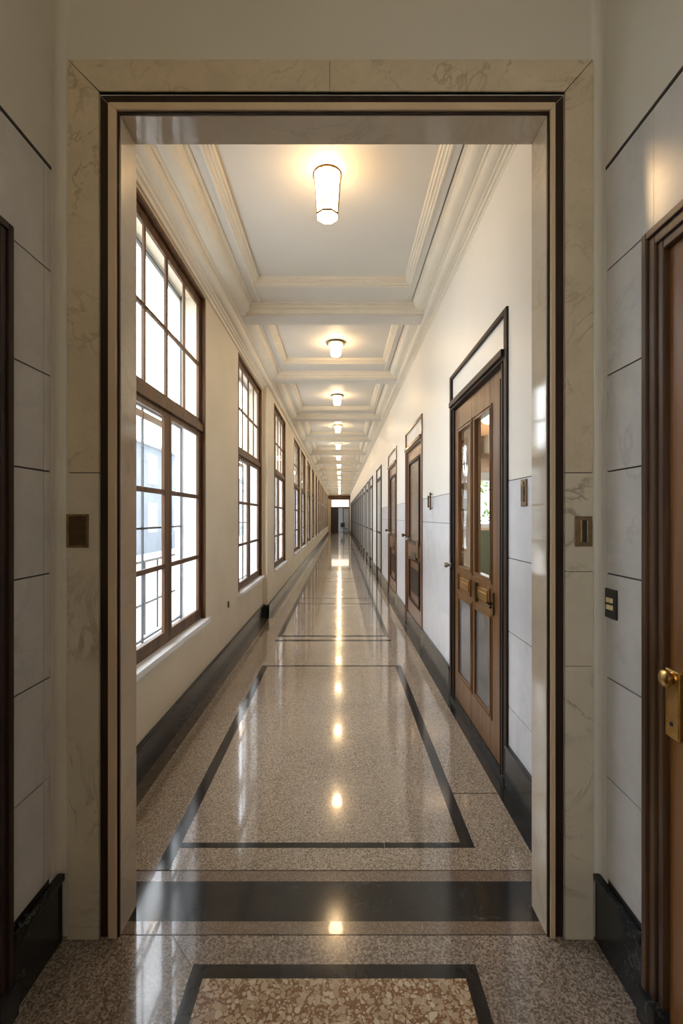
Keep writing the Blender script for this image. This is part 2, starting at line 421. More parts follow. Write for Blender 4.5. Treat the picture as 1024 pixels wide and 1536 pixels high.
# flat borders
m.box(-.87, -.81, 1.80, END, 3.62, CZ + .03, 0); m.box(.655, .70, 1.80, END, 3.62, CZ + .03, 0)
pl = [(-.81, 3.62), (-.803, 3.612), (-.792, 3.612), (-.786, 3.622), (-.776, 3.622), (-.770, 3.634), (-.756, 3.634), (-.750, 3.648), (-.74, 3.648), (-.735, CZ + .03), (-.81, CZ + .03)]
pr = [(.655, 3.62), (.648, 3.612), (.638, 3.612), (.632, 3.622), (.622, 3.622), (.616, 3.634), (.602, 3.634), (.596, 3.648), (.587, 3.648), (.582, CZ + .03), (.655, CZ + .03)]
beams = [1.9]
bs = [4.84, 7.08] + [9.95 + 2.82 * k for k in range(12)]
prev = 1.80
for b in bs + [END - .2]:
    # panel between prev and b
    a0, a1 = (prev + .18 if prev > 2 else 1.80), b - .42
    a0 = prev + .18
    m.prism(pl, prev, b, fn, 1); m.prism(pr, prev, b, fn, 1)
    # end borders + mouldings
    for (p, q, sgn) in ((prev, a0, 1), (a1, b, -1)):
        m.box(-.81, .66, p, q, 3.62, CZ + .03, 0)
        edge = q if sgn > 0 else p
        for k, (d, z) in enumerate(((0, 3.612), (.018, 3.622), (.034, 3.634), (.052, 3.648))):
            m.box(-.79, .64, edge + sgn * d, edge + sgn * (d + .02), z, CZ + .03, 1)
    # beam
    m.box(-1.0, .87, b - .02, b + .20, 3.515, CZ + .03, 0)
    m.box(-.96, .84, b - .05, b + .23, 3.53, CZ + .03, 1); m.box(-.93, .80, b - .085, b + .26, 3.57, CZ + .03, 1); m.box(-.91, .77, b - .11, b + .285, 3.60, CZ + .03, 1)
    prev = b + .20
struct(m.build('ceiling', ['ceil', 'mould']), 'pale coffered plaster ceiling with stepped cornices and cross beams', 'ceiling')

# ------------------------------------------------------------------ doorway wall and trims
def uframe(m, xl, xr, zt, w, y0, y1, mi=0, wt=None, wr=None):
    wt = w if wt is None else wt; wr = w if wr is None else wr
    P = lambda x, z: ((x, y0, z), (x, y1, z))
    def quad(a, b, c, d, mi):
        m.hexa([(a[0], y0, a[1]), (b[0], y0, b[1]), (b[0], y1, b[1]), (a[0], y1, a[1]), (d[0], y0, d[1]), (c[0], y0, c[1]), (c[0], y1, c[1]), (d[0], y1, d[1])], mi)
    quad((xl - w, 0), (xl, 0), (xl, zt), (xl - w, zt + wt), mi)
    quad((xr, 0), (xr + wr, 0), (xr + wr, zt + wt), (xr, zt), mi)
    quad((xl, zt), (xr, zt), (xr + wr, zt + wt), (xl - w, zt + wt), mi)
m = MB()
m.box(-1.55, -.80, 1.715, 1.849, 0, 4.0); m.box(.745, 1.13, 1.715, 1.849, 0, 4.0); m.box(-.80, .745, 1.715, 1.849, 2.95, 4.0)
struct(m.build('wall_doorway', 'vest'), 'olive-grey plaster wall around the big marble doorway', 'wall')
# marble casing: separate slabs with thin joints
m = MB()
def slabz(xa, xb, zs, mats):
    for (z0, z1), mi in zip(zs, mats): m.box(xa, xb, 1.700, 1.72, z0 + .001, z1 - .001, mi)
for (xi, xo) in ((-.855, -.966), (.797, .897)):
    cuts = [(0, .97), (.97, 1.305), (1.305, 1.655)] if xi > 0 else [(0, 1.655)]
    slabz(xi, xo, cuts, [1] * 3)
    a = (xo, 1.657); b = (xi, 1.657); c = (xi, 3.006); d = (xo, 3.120)
    m.hexa([(a[0], 1.70, a[1]), (b[0], 1.70, b[1]), (b[0], 1.72, b[1]), (a[0], 1.72, a[1]), (d[0], 1.70, d[1]), (c[0], 1.70, c[1]), (c[0], 1.72, c[1]), (d[0], 1.72, d[1])], 0)
g = .002
for (x0, x1, o0, o1) in ((-.853, -.0375, -.964, -.0375), (-.0365, .795, -.036, .895)):
    z0, z1 = 3.008, 3.120
    m.hexa([(x0, 1.70, z0), (x1, 1.70, z0), (x1, 1.72, z0), (x0, 1.72, z0), (o0, 1.70, z1), (o1, 1.70, z1), (o1, 1.72, z1), (o0, 1.72, z1)], 0)
uframe(m, -.857, .799, 3.008, .105, 1.704, 1.722, 2, .108, .095)
struct(m.build('trim_1', ['case', 'case2', 'joint'], bevel=.0015), 'beige veined marble casing framing the big doorway', 'door casing')
m = MB(); uframe(m, -.825, .765, 2.972, .032, 1.712, 1.80); m.build
o = m.build('trim_2', 'woodd', bevel=.004); struct(o, 'dark brown wooden band just inside the marble doorway casing', 'door trim')
m = MB(); uframe(m, -.795, .747, 2.945, .030, 1.703, 1.80, 0, .027, .018)
struct(m.build('trim_3', 'tan', bevel=.003), 'narrow tan strip inside the dark band of the doorway', 'door trim')
m = MB(); uframe(m, -.787, .740, 2.937, .008, 1.712, 1.80)
struct(m.build('trim_4', 'woodd'), 'thin dark line between tan strip and jamb of the doorway', 'door trim')
m = MB(); uframe(m, -.785, .738, 2.935, .017, 1.72, 1.852, 0, .02, .012)
struct(m.build('trim_5', 'jamb', bevel=.002), 'polished cream stone jamb lining the doorway opening', 'door jamb')

# ------------------------------------------------------------------ vestibule shell
VL, VR, VB, VZ = -1.0, .92, -2.4, 4.0
ZS = [0.254, .604, .947, 1.305, 1.655, 1.985, 2.347, 2.70]
def vwall(name, x, sgn, dy0, dy1, dz, cuts):
    m = MB(); out = x + sgn * .16
    hole = (-1.75, -.55, .947, 3.0) if sgn < 0 else None
    def put(a, b, z0, z1, xa, xb, mi):          # a wall piece with the added side window cut out of it
        if hole and a < hole[1] and b > hole[0] and z0 < hole[3] and z1 > hole[2]:
            if hole[0] - a > .01: m.box(xa, xb, a, hole[0], z0, z1, mi)
            if b - hole[1] > .01: m.box(xa, xb, hole[1], b, z0, z1, mi)
            p, q = max(a, hole[0]), min(b, hole[1])
            if hole[2] - z0 > .01: m.box(xa, xb, p, q, z0, hole[2], mi)
            if z1 - hole[3] > .01: m.box(xa, xb, p, q, hole[3], z1, mi)
        else: m.box(xa, xb, a, b, z0, z1, mi)
    for (a, b) in [(VB, dy0), (dy1, 1.714)]:
        put(a, b, 0, VZ, x + sgn * .006, out, 2)
        put(a, min(b, 1.662), 2.705, VZ, x, x + sgn * .02, 0)
    put(dy0, dy1, dz, VZ, x + sgn * .006, out, 2); put(dy0, dy1, 2.705, VZ, x, x + sgn * .02, 0)
    for z0, z1 in zip(ZS, ZS[1:]):
        spans = [(VB, dy0), (dy1, 1.66)]
        if z1 > dz + .05: spans = [(VB, 1.66)]
        for a, b in spans:
            cs = [c for c in cuts if a < c < b and (z1 > 2.0 or sgn < 0)]
            pts = [a] + cs + [b]
            for p, q in zip(pts, pts[1:]):
                zz = max(z0, dz) if (p < dy1 and q > dy0) else z0
                if z1 - zz > .02: put(p + .0012, q - .0012, zz + .0028, z1 - .0028, x, x + sgn * .02, 1)
    # rounded plaster cove in the corner
    prof = [(x, 1.66)] + [(x - sgn * (.034 - .034 * math.cos(t)), 1.68 + .034 * math.sin(t)) for t in [k * PI / 8 for k in range(5)]] + [(x + sgn * .05, 1.7145)]
    prof = [(x + sgn * .05, 1.659), (x - sgn * .0006, 1.659)] + [(x - sgn * .032 * (1 - math.cos(t)), 1.680 + .034 * math.sin(t)) for t in [k * PI / 10 for k in range(6)]] + [(x + sgn * .05, 1.7145)]
    m.prism(prof, .23, VZ, lambda u, v, a: (u, v, a), 0)
    m.box(x - sgn * .002, x + sgn * .01, VB, 1.66, 2.699, 2.709, 2)
    return m.build(name, ['vest', 'vslab', 'joint'])
struct(vwall('wall_vestibule_left', VL, -1, .40, 1.44, 2.34, [1.62]), 'grey marble slab wall left of the doorway in the vestibule', 'wall')
struct(vwall('wall_vestibule_right', VR, 1, .30, 1.434, 2.30, [1.409]), 'pale glossy marble slab wall right of the doorway in the vestibule', 'wall')
m = MB(); m.box(-1.2, 1.12, VB, 1.84, VZ, VZ + .15)
struct(m.build('ceiling_vestibule', 'vest'), 'plain plaster ceiling above the vestibule', 'ceiling')
m = MB()
m.box(-1.2, 1.12, VB - .16, VB, 0, VZ)
struct(m.build('wall_back', 'vest'), 'plain plaster wall behind the vestibule', 'wall')
m = MB(); m.box(VL, VL + .018, 1.447, 1.70, 0, .225); m.box(VL, VL + .026, 1.447, 1.70, .215, .238); m.box(VL, VL + .02, VB, .39, 0, .235)
struct(m.build('baseboard_vestibule_left', 'bm', bevel=.003), 'dark marble baseboard at the left foot of the doorway', 'baseboard')
m = MB(); m.box(VR, VR - .018, 1.436, 1.70, 0, .225); m.box(VR, VR - .026, 1.436, 1.70, .215, .238); m.box(VR, VR - .02, VB, .29, 0, .235)
struct(m.build('baseboard_vestibule_right', 'bm', bevel=.003), 'scuffed black marble baseboard at the right foot of the doorway', 'baseboard')

# ------------------------------------------------------------------ windows
def make_window(name, loc):
    """local frame: x = 0 is the wall face, -x outward; y 0..WW along the wall."""
    r = empty(name, loc)
    z0, z1 = WZ0, WZ1
    m = MB(); t = .028                                   # wooden reveal lining
    m.box(.006, -.062, 0, t, z0, z1); m.box(.006, -.062, WW - t, WW, z0, z1); m.box(.006, -.062, t, WW - t, z1 - t, z1); 
    m.build('lining', 'wood', r, bevel=.003)
    a, b = t, WW - t
    c = (a + b) / 2
    m = MB()                                             # fixed frame with transom and mullion
    m.box(-0.028, -.060, a, a + .028, z0, z1 - t); m.box(-0.028, -.060, b - .028, b, z0, z1 - t)
    m.box(-0.028, -.060, a, b, z1 - t - .04, z1 - t); m.box(-0.028, -.060, a, b, z0, z0 + .035)
    m.box(-0.006, -.060, a, b, 2.215, 2.275); m.box(-0.021, -.060, a, b, 2.275, 2.30); m.box(-0.028, -.060, c - .030, c + .030, z0, 2.215)
    m.build('frame', 'wood', r, bevel=.004)
    # upper fixed light with glazing bars
    m = MB(); u0, u1, v0, v1 = a + .028, b - .028, 2.30, z1 - t - .04
    w = .022
    m.box(-0.030, -0.052, u0, u0 + w, v0, v1); m.box(-0.030, -0.052, u1 - w, u1, v0, v1); m.box(-0.030, -0.052, u0, u1, v0, v0 + w); m.box(-0.030, -0.052, u0, u1, v1 - w, v1)
    for k in (1, 2, 3):
        yy = u0 + (u1 - u0) * k / 4; h = .016 if k == 2 else .010
        m.box(-0.034, -0.050, yy - h, yy + h, v0, v1)
    m.box(-0.032, -0.051, u0, u1, 2.765, 2.790)
    up = m.build('transom_light', 'wood', r, bevel=.002)
    m = MB(); m.box(-0.042, -0.045, u0, u1, v0, v1); m.build('glass', 'glass', up)
    # two casements
    for (p, q) in ((a + .028, c - .030), (c + .030, b - .028)):
        m = MB(); s0, s1 = z0 + .035, 2.215; w = .038
        m.box(-0.026, -0.050, p, p + w, s0, s1); m.box(-0.026, -0.050, q - w, q, s0, s1); m.box(-0.026, -0.050, p, q, s0, s0 + .05); m.box(-0.026, -0.050, p, q, s1 - .04, s1)
        for zz in (1.665, 1.165): m.box(-0.030, -0.048, p, q, zz - .016, zz + .016)
        cs = m.build('casement', 'wood', r, bevel=.003)
        m = MB(); m.box(-0.040, -0.043, p + .01, q - .01, s0, s1); m.build('glass', 'glass', cs)
    # outer slim steel casement in the outer reveal
    m = MB(); xo = -.19
    for yy in (.03, .42, .78, 1.20, WW - .03): m.box(xo, xo - .014, yy - .006, yy + .006, z0, z1)
    for zz in (z0 + .02, 1.42, 2.25, z1 - .02): m.box(xo, xo - .02, 0.02, WW - .02, zz - .007, zz + .007)
    ou = m.build('outer_casement', 'steel', r)
    m = MB(); m.box(-.19, -.205, .44, .475, z0, 2.2); m.box(-.19, -.205, 1.22, 1.255, z0, 2.2); m.box(-.19, -.205, .44, 1.25, 2.17, 2.22); m.box(-.063, -.25, WW - .014, WW + .001, z0, 2.25); m.box(-.063, -.25, -.001, .014, z0, 2.25)
    m.build('outer_frame', 'wframe', ou)
    m = MB(); m.box(-.16, -.185, .43, .45, 1.35, 1.45); m.tube((-.17, .44, 1.40), (-.17, .50, 1.43), .008); m.box(-.16, -.185, .43, .45, 1.12, 1.15)
    m.build('latch', 'steel', ou)
    m = MB(); m.box(.042, -.27, -.035, WW + .035, z0 - .042, z0 - .0)
    m.build('sill', 'sill', r, bevel=.003)
    return r
ordn = ['first', 'second', 'third', 'fourth', 'fifth', 'sixth', 'seventh', 'eighth', 'ninth', 'tenth', 'eleventh', 'twelfth', 'thirteenth', 'fourteenth', 'fifteenth', 'sixteenth', 'seventeenth', 'eighteenth', 'nineteenth']
protow = make_window('window_1', (XL, wins[0][0], 0))
for i, (w, x) in enumerate(wins):
    o = protow if i == 0 else copy_tree(protow, None, 'window_%d' % (i + 1))
    o.location = (x, w, 0)
    lab = {0: 'large brown wooden window nearest the marble doorway, cut by its jamb', 1: 'tall brown wooden window just before the small step in the left wall', 2: 'tall brown wooden window just beyond the small step in the left wall'}.get(i, 'narrow-looking wooden window, %s from the doorway along the left wall' % ordn[i])
    tag(o, lab, 'window', 'tall wooden windows along the left corridor wall', 'structure')
    # light portal only guides the sampling of the daylight that really comes through this opening
    if i < 9:
        ld = bpy.data.lights.new('daylight_portal', 'AREA'); ld.shape = 'RECTANGLE'; ld.size = WW; ld.size_y = WZ1 - WZ0
        ld.cycles.is_portal = True
        lo = bpy.data.objects.new('daylight_portal', ld); COL.objects.link(lo)
        lo.location = (-1.41, w + WW / 2, (WZ0 + WZ1) / 2)
        lo.rotation_euler = Vector((1, 0, 0)).to_track_quat('-Z', 'Z').to_euler()

# window added behind the viewer to light the right vestibule wall
r = empty('window_90', (VL, -1.75, .947))
m = MB()
for (p, q, zz0, zz1) in ((0, .06, 0, 2.05), (1.14, 1.2, 0, 2.05), (.06, 1.14, 0, .06), (.06, 1.14, 1.99, 2.05), (.57, .63, .06, 1.99), (.06, 1.14, 1.3, 1.34)): m.box(-.04, -.10, p, q, zz0, zz1)
m.build('frame', 'wood', r, bevel=.003)
m = MB(); m.box(-.068, -.072, .05, 1.15, .05, 2.0); m.build('glass', 'glass', r)
r.name = 'window_%d' % (len(wins) + 1)
struct(r, 'unseen wooden window added behind the viewer to light the vestibule', 'window')

# iron railing outside the first window
r = empty('balcony_railing', (-1.75, 0, 0))
m = MB()
for zz in (.72, 1.0, 1.10): m.tube((0, 2.4, zz), (0, 6.2, zz), .012, 6)
m.build('rail', 'steel', r)
for k in range(13):
    m = MB(); m.tube((0, 2.5 + k * .3, -.6), (0, 2.5 + k * .3, 1.10), .009, 6); m.build('baluster', 'steel', r)
tag(r, 'thin dark iron railing outside the window nearest the doorway', 'railing')

# outside ground
m = MB(); m.box(-40, -1.56, -20, 70, -.7, -.6); m.box(-1.56, 40, END + 3.1, 70, -.7, -.6); m.box(1.2, 40, -20, END + 3.1, -.7, -.6); m.box(-1.56, 1.2, -20, -2.7, -.7, -.6)
struct(m.build('ground', 'ground'), 'pale paving outside the windows', 'ground')

# neighbouring building across the yard
nb = empty('neighbour_building', (-11, 0, -.6))
m = MB(); m.box(-6, 0, 4, 75, 0, 6.2); m.build('wall', 'facade', nb)
m = MB(); m.box(-6.3, .3, 3.7, 75.3, 6.2, 6.45); m.build('roof', 'wframe', nb)
for k in range(16):
    for zz in (1.2, 4.0):
        yy = 6.5 + k * 4.2
        m = MB(); m.box(-.02, .03, yy, yy + 1.3, zz, zz + 1.7); wi = m.build('window', 'wframe', nb)
        m = MB(); m.box(.03, .045, yy + .08, yy + .62, zz + .08, zz + 1.62); m.box(.03, .045, yy + .68, yy + 1.22, zz + .08, zz + 1.62); m.build('pane', 'fwin', wi)
tag(nb, 'pale bluish building with a flat roof across the yard', 'building')
# ------------------------------------------------------------------ corridor doors (local: x 0 = wall face, +x into wall, y 0..W)
def lever(m, x, y, z, s=1):
    m.box(x - .008, x, y - .018, y + .018, z - .07, z + .07)
    m.lathe([(.010, -.05), (.010, 0)], (x, y, z), 10, 'x')
    m.tube((x - .048, y, z), (x - .048, y + s * .10, z - .004), .008, 10)
def knob(m, x, y, z, r=.024):
    m.lathe([(.0, -.058), (r * .7, -.056), (r, -.044), (r, -.034), (r * .5, -.022), (r * .4, -.008), (r * 1.0, -.004), (r * 1.0, 0)], (x, y, z), 16, 'x')
def door_frame(r, W, mat, near=.07, headz=2.43):
    m = MB(); p = -.014
    m.box(p, .05, 0, near * .55, 0, 2.665); m.box(p, .05, W - near * .55, W, 0, 2.665); m.box(p, .05, near * .5, W - near * .5, 2.635, 2.665)
    m.box(0, .06, near * .55, near, 0, headz); m.box(0, .06, W - near, W - near * .55, 0, headz)
    m.box(p - .016, .06, near * .5, W - near * .5, headz - .03, headz + .012); m.box(p, .06, near * .5, W - near * .5, headz - .05, headz - .03)
    m.build('frame', mat, r, bevel=.004)
    m = MB(); m.box(.006, .05, near * .5, W - near * .5, headz + .012, 2.64); m.build('transom_panel', 'white', r)

# glazed double-panel bronze door
def make_glazed():
    W = DW; r = empty('door_1', (XR, doors[0], 0))
    door_frame(r, W, 'woodd', .085)
    lf = empty('leaf'); lf.parent = r
    y0, y1 = .10, W - .10; x0, x1 = .012, .05
    g1 = (.36, .69); g2 = (.80, 1.15)           # glass column spans (near, far)
    zt, zg, zm1, zm0, zl, zb = 2.365, 2.17, 1.115, .90, .86, .27
    m = MB()
    m.box(x0, x1, y0, g1[0], .03, zt); m.box(x0, x1, g1[1], g2[0], .03, zt); m.box(x0, x1, g2[1], y1, .03, zt)
    for g in (g1, g2):
        m.box(x0, x1, g[0], g[1], zg, zt); m.box(x0 , x1, g[0], g[1], zl, zm1); m.box(x0, x1, g[0], g[1], .03, zb)
    lfm = m.build('leaf', 'bronze', r, bevel=.003)
    bpy.data.objects.remove(lf)
    m = MB()                                           # raised mouldings round each glass
    for g in (g1, g2):
        for (a, b) in ((zm1, zg), (zb, zl)):
            for d, t, px in ((.0, .014, .003), (.026, .010, .006)):
                m.box(px, x0 + .004, g[0] - d - t, g[0] - d, a - d - t, b + d + t); m.box(px, x0 + .004, g[1] + d, g[1] + d + t, a - d - t, b + d + t)
                m.box(px, x0 + .004, g[0] - d, g[1] + d, a - d - t, a - d); m.box(px, x0 + .004, g[0] - d, g[1] + d, b + d, b + d + t)
        m.box(.000, x0 + .004, g[0] - .01, g[0] + .006, .925, 1.05); m.box(.0, x0 + .004, g[1] - .006, g[1] + .01, .925, 1.05)
    m.build('moulding', 'bronze', lfm, bevel=.002)
    m = MB(); m.box(-.006, x0, y0 - .012, y0 + .012, .03, 2.38); m.box(-.004, x0, y0 + .03, y0 + .045, .03, 2.30); m.build('stile_moulding', 'woodd', lfm, bevel=.002)
    for g in (g1, g2):
        m = MB(); m.box(.017, .021, g[0], g[1], zm1, zg); m.build('upper_glass', 'dglass', lfm)
        m = MB(); m.box(.017, .023, g[0], g[1], zb, zl); m.build('lower_glass', 'fglass', lfm)
        m = MB(); m.box(.002, x0, g[0] + .05, g[1] - .06, .95, 1.03); m.box(-.003, x0, g[0] + .07, g[1] - .08, .975, 1.005); m.build('letter_plate', 'brass', lfm, bevel=.002)
    m = MB(); lever(m, .010, .30, .965, -1); m.build('handle', 'dbronze', lfm, bevel=.002, smooth=False)
    m = MB(); m.box(-.012, .01, .62, .66, .92, 1.05); m.build('lock', 'dbronze', lfm, bevel=.002)
    m = MB(); knob(m, -.012, W - .05, 1.10, .022); m.build('knob', 'nickel', r, smooth=True)
    m = MB(); m.box(-.02, .06, .03, W - .03, 0, .028); m.build('threshold', 'bm', r)
    struct(r, 'bronze-brown glazed door with two tall glass panels, nearest on the right', 'door')
make_glazed()

def make_panelled(name, y, label, knob_far=True):
    W = DW; r = empty(name, (XR, y, 0))
    door_frame(r, W, 'redwood', .09)
    y0, y1 = .12, W - .12; x0, x1 = .012, .05
    m = MB(); a, b = y0 + .17, y1 - .17
    m.box(x0, x1, y0, a, .20, 2.38); m.box(x0, x1, b, y1, .20, 2.38); m.box(x0, x1, a, b, 2.2, 2.38); m.box(x0, x1, a, b, .93, 1.18); m.box(x0, x1, a, b, .20, .42)
    m.box(x0 + .014, x1, a, b, .42, .93)
    lf = m.build('leaf', 'redwood', r, bevel=.004)
    m = MB()
    for (z0, z1) in ((.42, .93), (1.18, 2.2)):
        for d, t, px in ((.0, .016, -.002), (.03, .010, .006)):
            m.box(px, x0 + .004, a - d - t, a - d, z0 - d, z1 + d); m.box(px, x0 + .004, b + d, b + d + t, z0 - d, z1 + d)
            m.box(px, x0 + .004, a - d, b + d, z0 - d - t, z0 - d); m.box(px, x0 + .004, a - d, b + d, z1 + d, z1 + d + t)
    m.box(x0, x0 + .02, a + .1, b - .1, .52, .83)
    m.build('moulding', 'woodd', lf, bevel=.002)
    m = MB(); m.box(.022, .03, a, b, 1.18, 2.2); m.build('panel', 'bglass', lf)
    m = MB(); m.box(-.008, x0, .30, .42, 1.0, 1.22); m.build('lock_plate', 'lbronze', lf, bevel=.002)
    m = MB(); m.box(-.010, x0, .45, .80, .96, 1.05); m.build('letter_plate', 'dbronze', lf, bevel=.002)
    m = MB(); knob(m, -.012, W - .06, 1.24, .026); m.build('knob', 'dbronze', r, smooth=True)
    m = MB(); knob(m, x0, y0 + .95, 1.20, .024); m.build('knob', 'nickel', lf, smooth=True)
    m = MB(); m.box(-.004, x1, y0, y1, .02, .20); m.build('kick_plate', 'bm', lf, bevel=.002)
    m = MB(); m.box(-.02, .06, .03, W - .03, 0, .022); m.build('threshold', 'bm', r)
    struct(r, label, 'door')
make_panelled('door_2', doors[1], 'dark reddish wooden door with panelled leaf, second along the right wall')
make_panelled('door_3', doors[2], 'reddish wooden panelled door, third along the right wall')

def make_pale(name, y, W):
    r = empty(name, (XR, y, 0)); n = .095
    m = MB()
    m.box(-.022, .05, 0, n, 0, 2.665); m.box(-.022, .05, W - n, W, 0, 2.665); m.box(-.012, .05, n, W - n, 2.625, 2.665); m.box(-.009, .05, n, W - n, 2.39, 2.43)
    m.build('frame', 'woodd', r, bevel=.002)
    m = MB(); m.box(.001, .05, n, W - n, 2.43, 2.64); m.build('transom_panel', 'white', r)
    m = MB()
    for yy in (n, W / 2 - .02, W - n - .045): m.box(-.005, .05, yy, yy + .045, .22, 2.39)
    for z0, z1 in ((.22, .28), (1.10, 1.15), (2.34, 2.39)): m.box(-.0025, .05, n, W - n, z0, z1)
    lf = m.build('leaf', 'woodd', r, bevel=.001)
    m = MB(); m.box(.001, .03, n, W - n, .25, 2.36); m.build('glass', 'pglass', lf)
    m = MB(); m.box(-.004, .05, n, W - n, .02, .22); m.build('kick_plate', 'bm', lf)
    m = MB(); lever(m, 0, n + .07, 1.13, 1); m.build('handle', 'dbronze', lf)
    return r
pd = make_pale('door_4', doors[3], DW)
struct(pd, 'dark-framed door with pale frosted panes, beyond the reddish wooden doors', 'door')
pp = make_pale('door_5', doors[4], 1.34)
for i in range(4, len(doors)):
    o = pp if i == 4 else copy_tree(pp, None, 'door_%d' % (i + 1))
    o.location = (XR, doors[i], 0)
    tag(o, 'dark-framed frosted door in the distant row, %s from the doorway on the right' % (ordn + ['nineteenth', 'twentieth'])[i], 'door', 'distant frosted doors along the right wall', 'structure')
# backing behind the closed doors
m = MB(); m.box(XR + .062, XR + .2, 5.3, END, 0, 2.66)
struct(m.build('wall_right_backing', 'joint'), 'dark partition closing the rooms behind the far doors', 'wall')

# ------------------------------------------------------------------ room behind the glazed door
m = MB()
x0, x1, ya, yb, zt = 1.13, 4.0, 1.9, 6.0, 3.0
wx0, wx1, wz0, wz1 = 1.30, 2.35, 1.36, 2.05
m.box(x0 - .0, wx0, yb, yb + .15, 0, zt, 0); m.box(wx1, x1, yb, yb + .15, 0, zt, 0); m.box(wx0, wx1, yb, yb + .15, wz1, zt, 0)
m.box(wx0, wx1, yb, yb + .15, 0, wz0, 0)
m.box(x0, x1, yb - .02, yb, 0, wz0 - .03, 1)
m.box(x1, x1 + .15, ya, 2.6, 0, zt, 0); m.box(x1, x1 + .15, 5.2, yb + .15, 0, zt, 0); m.box(x1, x1 + .15, 2.6, 5.2, 0, .9, 0); m.box(x1, x1 + .15, 2.6, 5.2, 2.5, zt, 0); m.box(x0, x1 + .15, ya - .15, ya, 0, zt, 0); m.box(x0, x1 + .15, ya - .15, yb + .15, zt, zt + .15, 0)  # unglazed opening in the outer side wall, added to let daylight in
struct(m.build('wall_side_room', ['peach', 'green']), 'peach wall with green wainscot seen through the glazed door', 'wall')
m = MB(); m.box(1.12, x1 + .15, ya - .15, yb + .15, -.1, 0)
struct(m.build('floor_side_room', 'terr2'), 'floor of the side room behind the glazed door', 'floor')
r = empty('window_80', (0, yb, 0)); r.name = 'window_%d' % (len(wins) + 2)
m = MB(); m.box(wx0, wx1, 0, .08, wz0, wz0 + .05); m.box(wx0, wx1, -.03, .08, wz1 - .10, wz1); 
for xx in (wx0, 1.60, 1.95, wx1 - .05): m.box(xx, xx + .05, 0, .08, wz0, wz1)
m.build('frame', 'wframe', r)
m = MB(); m.box(wx0, wx1, .04, .044, wz0, wz1); m.build('glass', 'glass', r)
struct(r, 'small window with greenery outside, seen through the glazed door', 'window')
sh = empty('wall_shelf', (0, 0, 0))
m = MB(); m.box(1.15, 3.0, 5.76, 5.98, 2.22, 2.26); m.build('board', 'redwood', sh)
m = MB(); m.box(1.15, 3.0, 5.94, 5.98, 2.26, 2.50); m.build('back_rail', 'redwood', sh)
for xx in (1.3, 2.0, 2.8):
    m = MB(); m.box(xx, xx + .03, 5.80, 5.98, 2.14, 2.22); m.build('bracket', 'redwood', sh)
tag(sh, 'brown wooden shelf above the side room window', 'shelf')
m = MB(); m.lathe([(.05, 2.262), (.055, 2.27), (.055, 2.44), (.045, 2.47), (.045, 2.49), (.03, 2.49)], (1.80, 5.85, 0), 20)
tag(m.build('ceramic_jar', 'jar', smooth=True), 'white jar standing on the shelf seen through the glazed door', 'jar')
wl = empty('wall_lamp', (1.80, 5.98, 2.72))
m = MB(); m.lathe([(.05, 0), (.05, -.02), (.02, -.03), (.02, -.05)], (0, 0, 0), 16, 'y'); m.build('bracket', 'brass', wl)
m = MB(); m.lathe([(.02, -.05), (.08, -.08), (.10, -.13), (.08, -.18), (.02, -.21)], (0, 0, 0), 20, 'y'); m.build('globe', 'lamp3', wl, smooth=True)
tag(wl, 'glowing warm wall lamp seen through the glazed door', 'wall lamp')
# shrub outside that window
r = empty('garden_shrub', (2.6, 8.4, -.6))
m = MB()
for k in range(1500):
    a = random.uniform(0, 2 * PI); el = math.acos(random.uniform(-1, 1)); rr = random.uniform(.5, 1) ** .5
    c = Vector((1.35 * rr * math.sin(el) * math.cos(a), .9 * rr * math.sin(el) * math.sin(a), 1.9 + 1.25 * rr * math.cos(el)))
    if random.random() < .25 and c.z > 2.3: continue
    u = Vector((random.gauss(0, 1), random.gauss(0, 1), random.gauss(0, 1))).normalized() * random.uniform(.04, .08)
    w = u.cross(Vector((random.gauss(0, 1), random.gauss(0, 1), random.gauss(0, 1)))).normalized() * .03
    m.face([m.bm.verts.new(c - u), m.bm.verts.new(c + w), m.bm.verts.new(c + u), m.bm.verts.new(c - w)])
m.build('foliage', 'leaf', r)
m = MB(); m.tube((0, 0, 0), (.05, 0, 1.5), .06, 8, r1=.03); m.tube((.05, 0, 1.2), (.4, .1, 2.0), .03, 6, r1=.01); m.tube((.05, 0, 1.2), (-.4, 0, 2.1), .03, 6, r1=.01)
m.build('stem', 'bark', r)
tag(r, 'leafy green shrub outside the side room window', 'shrub')

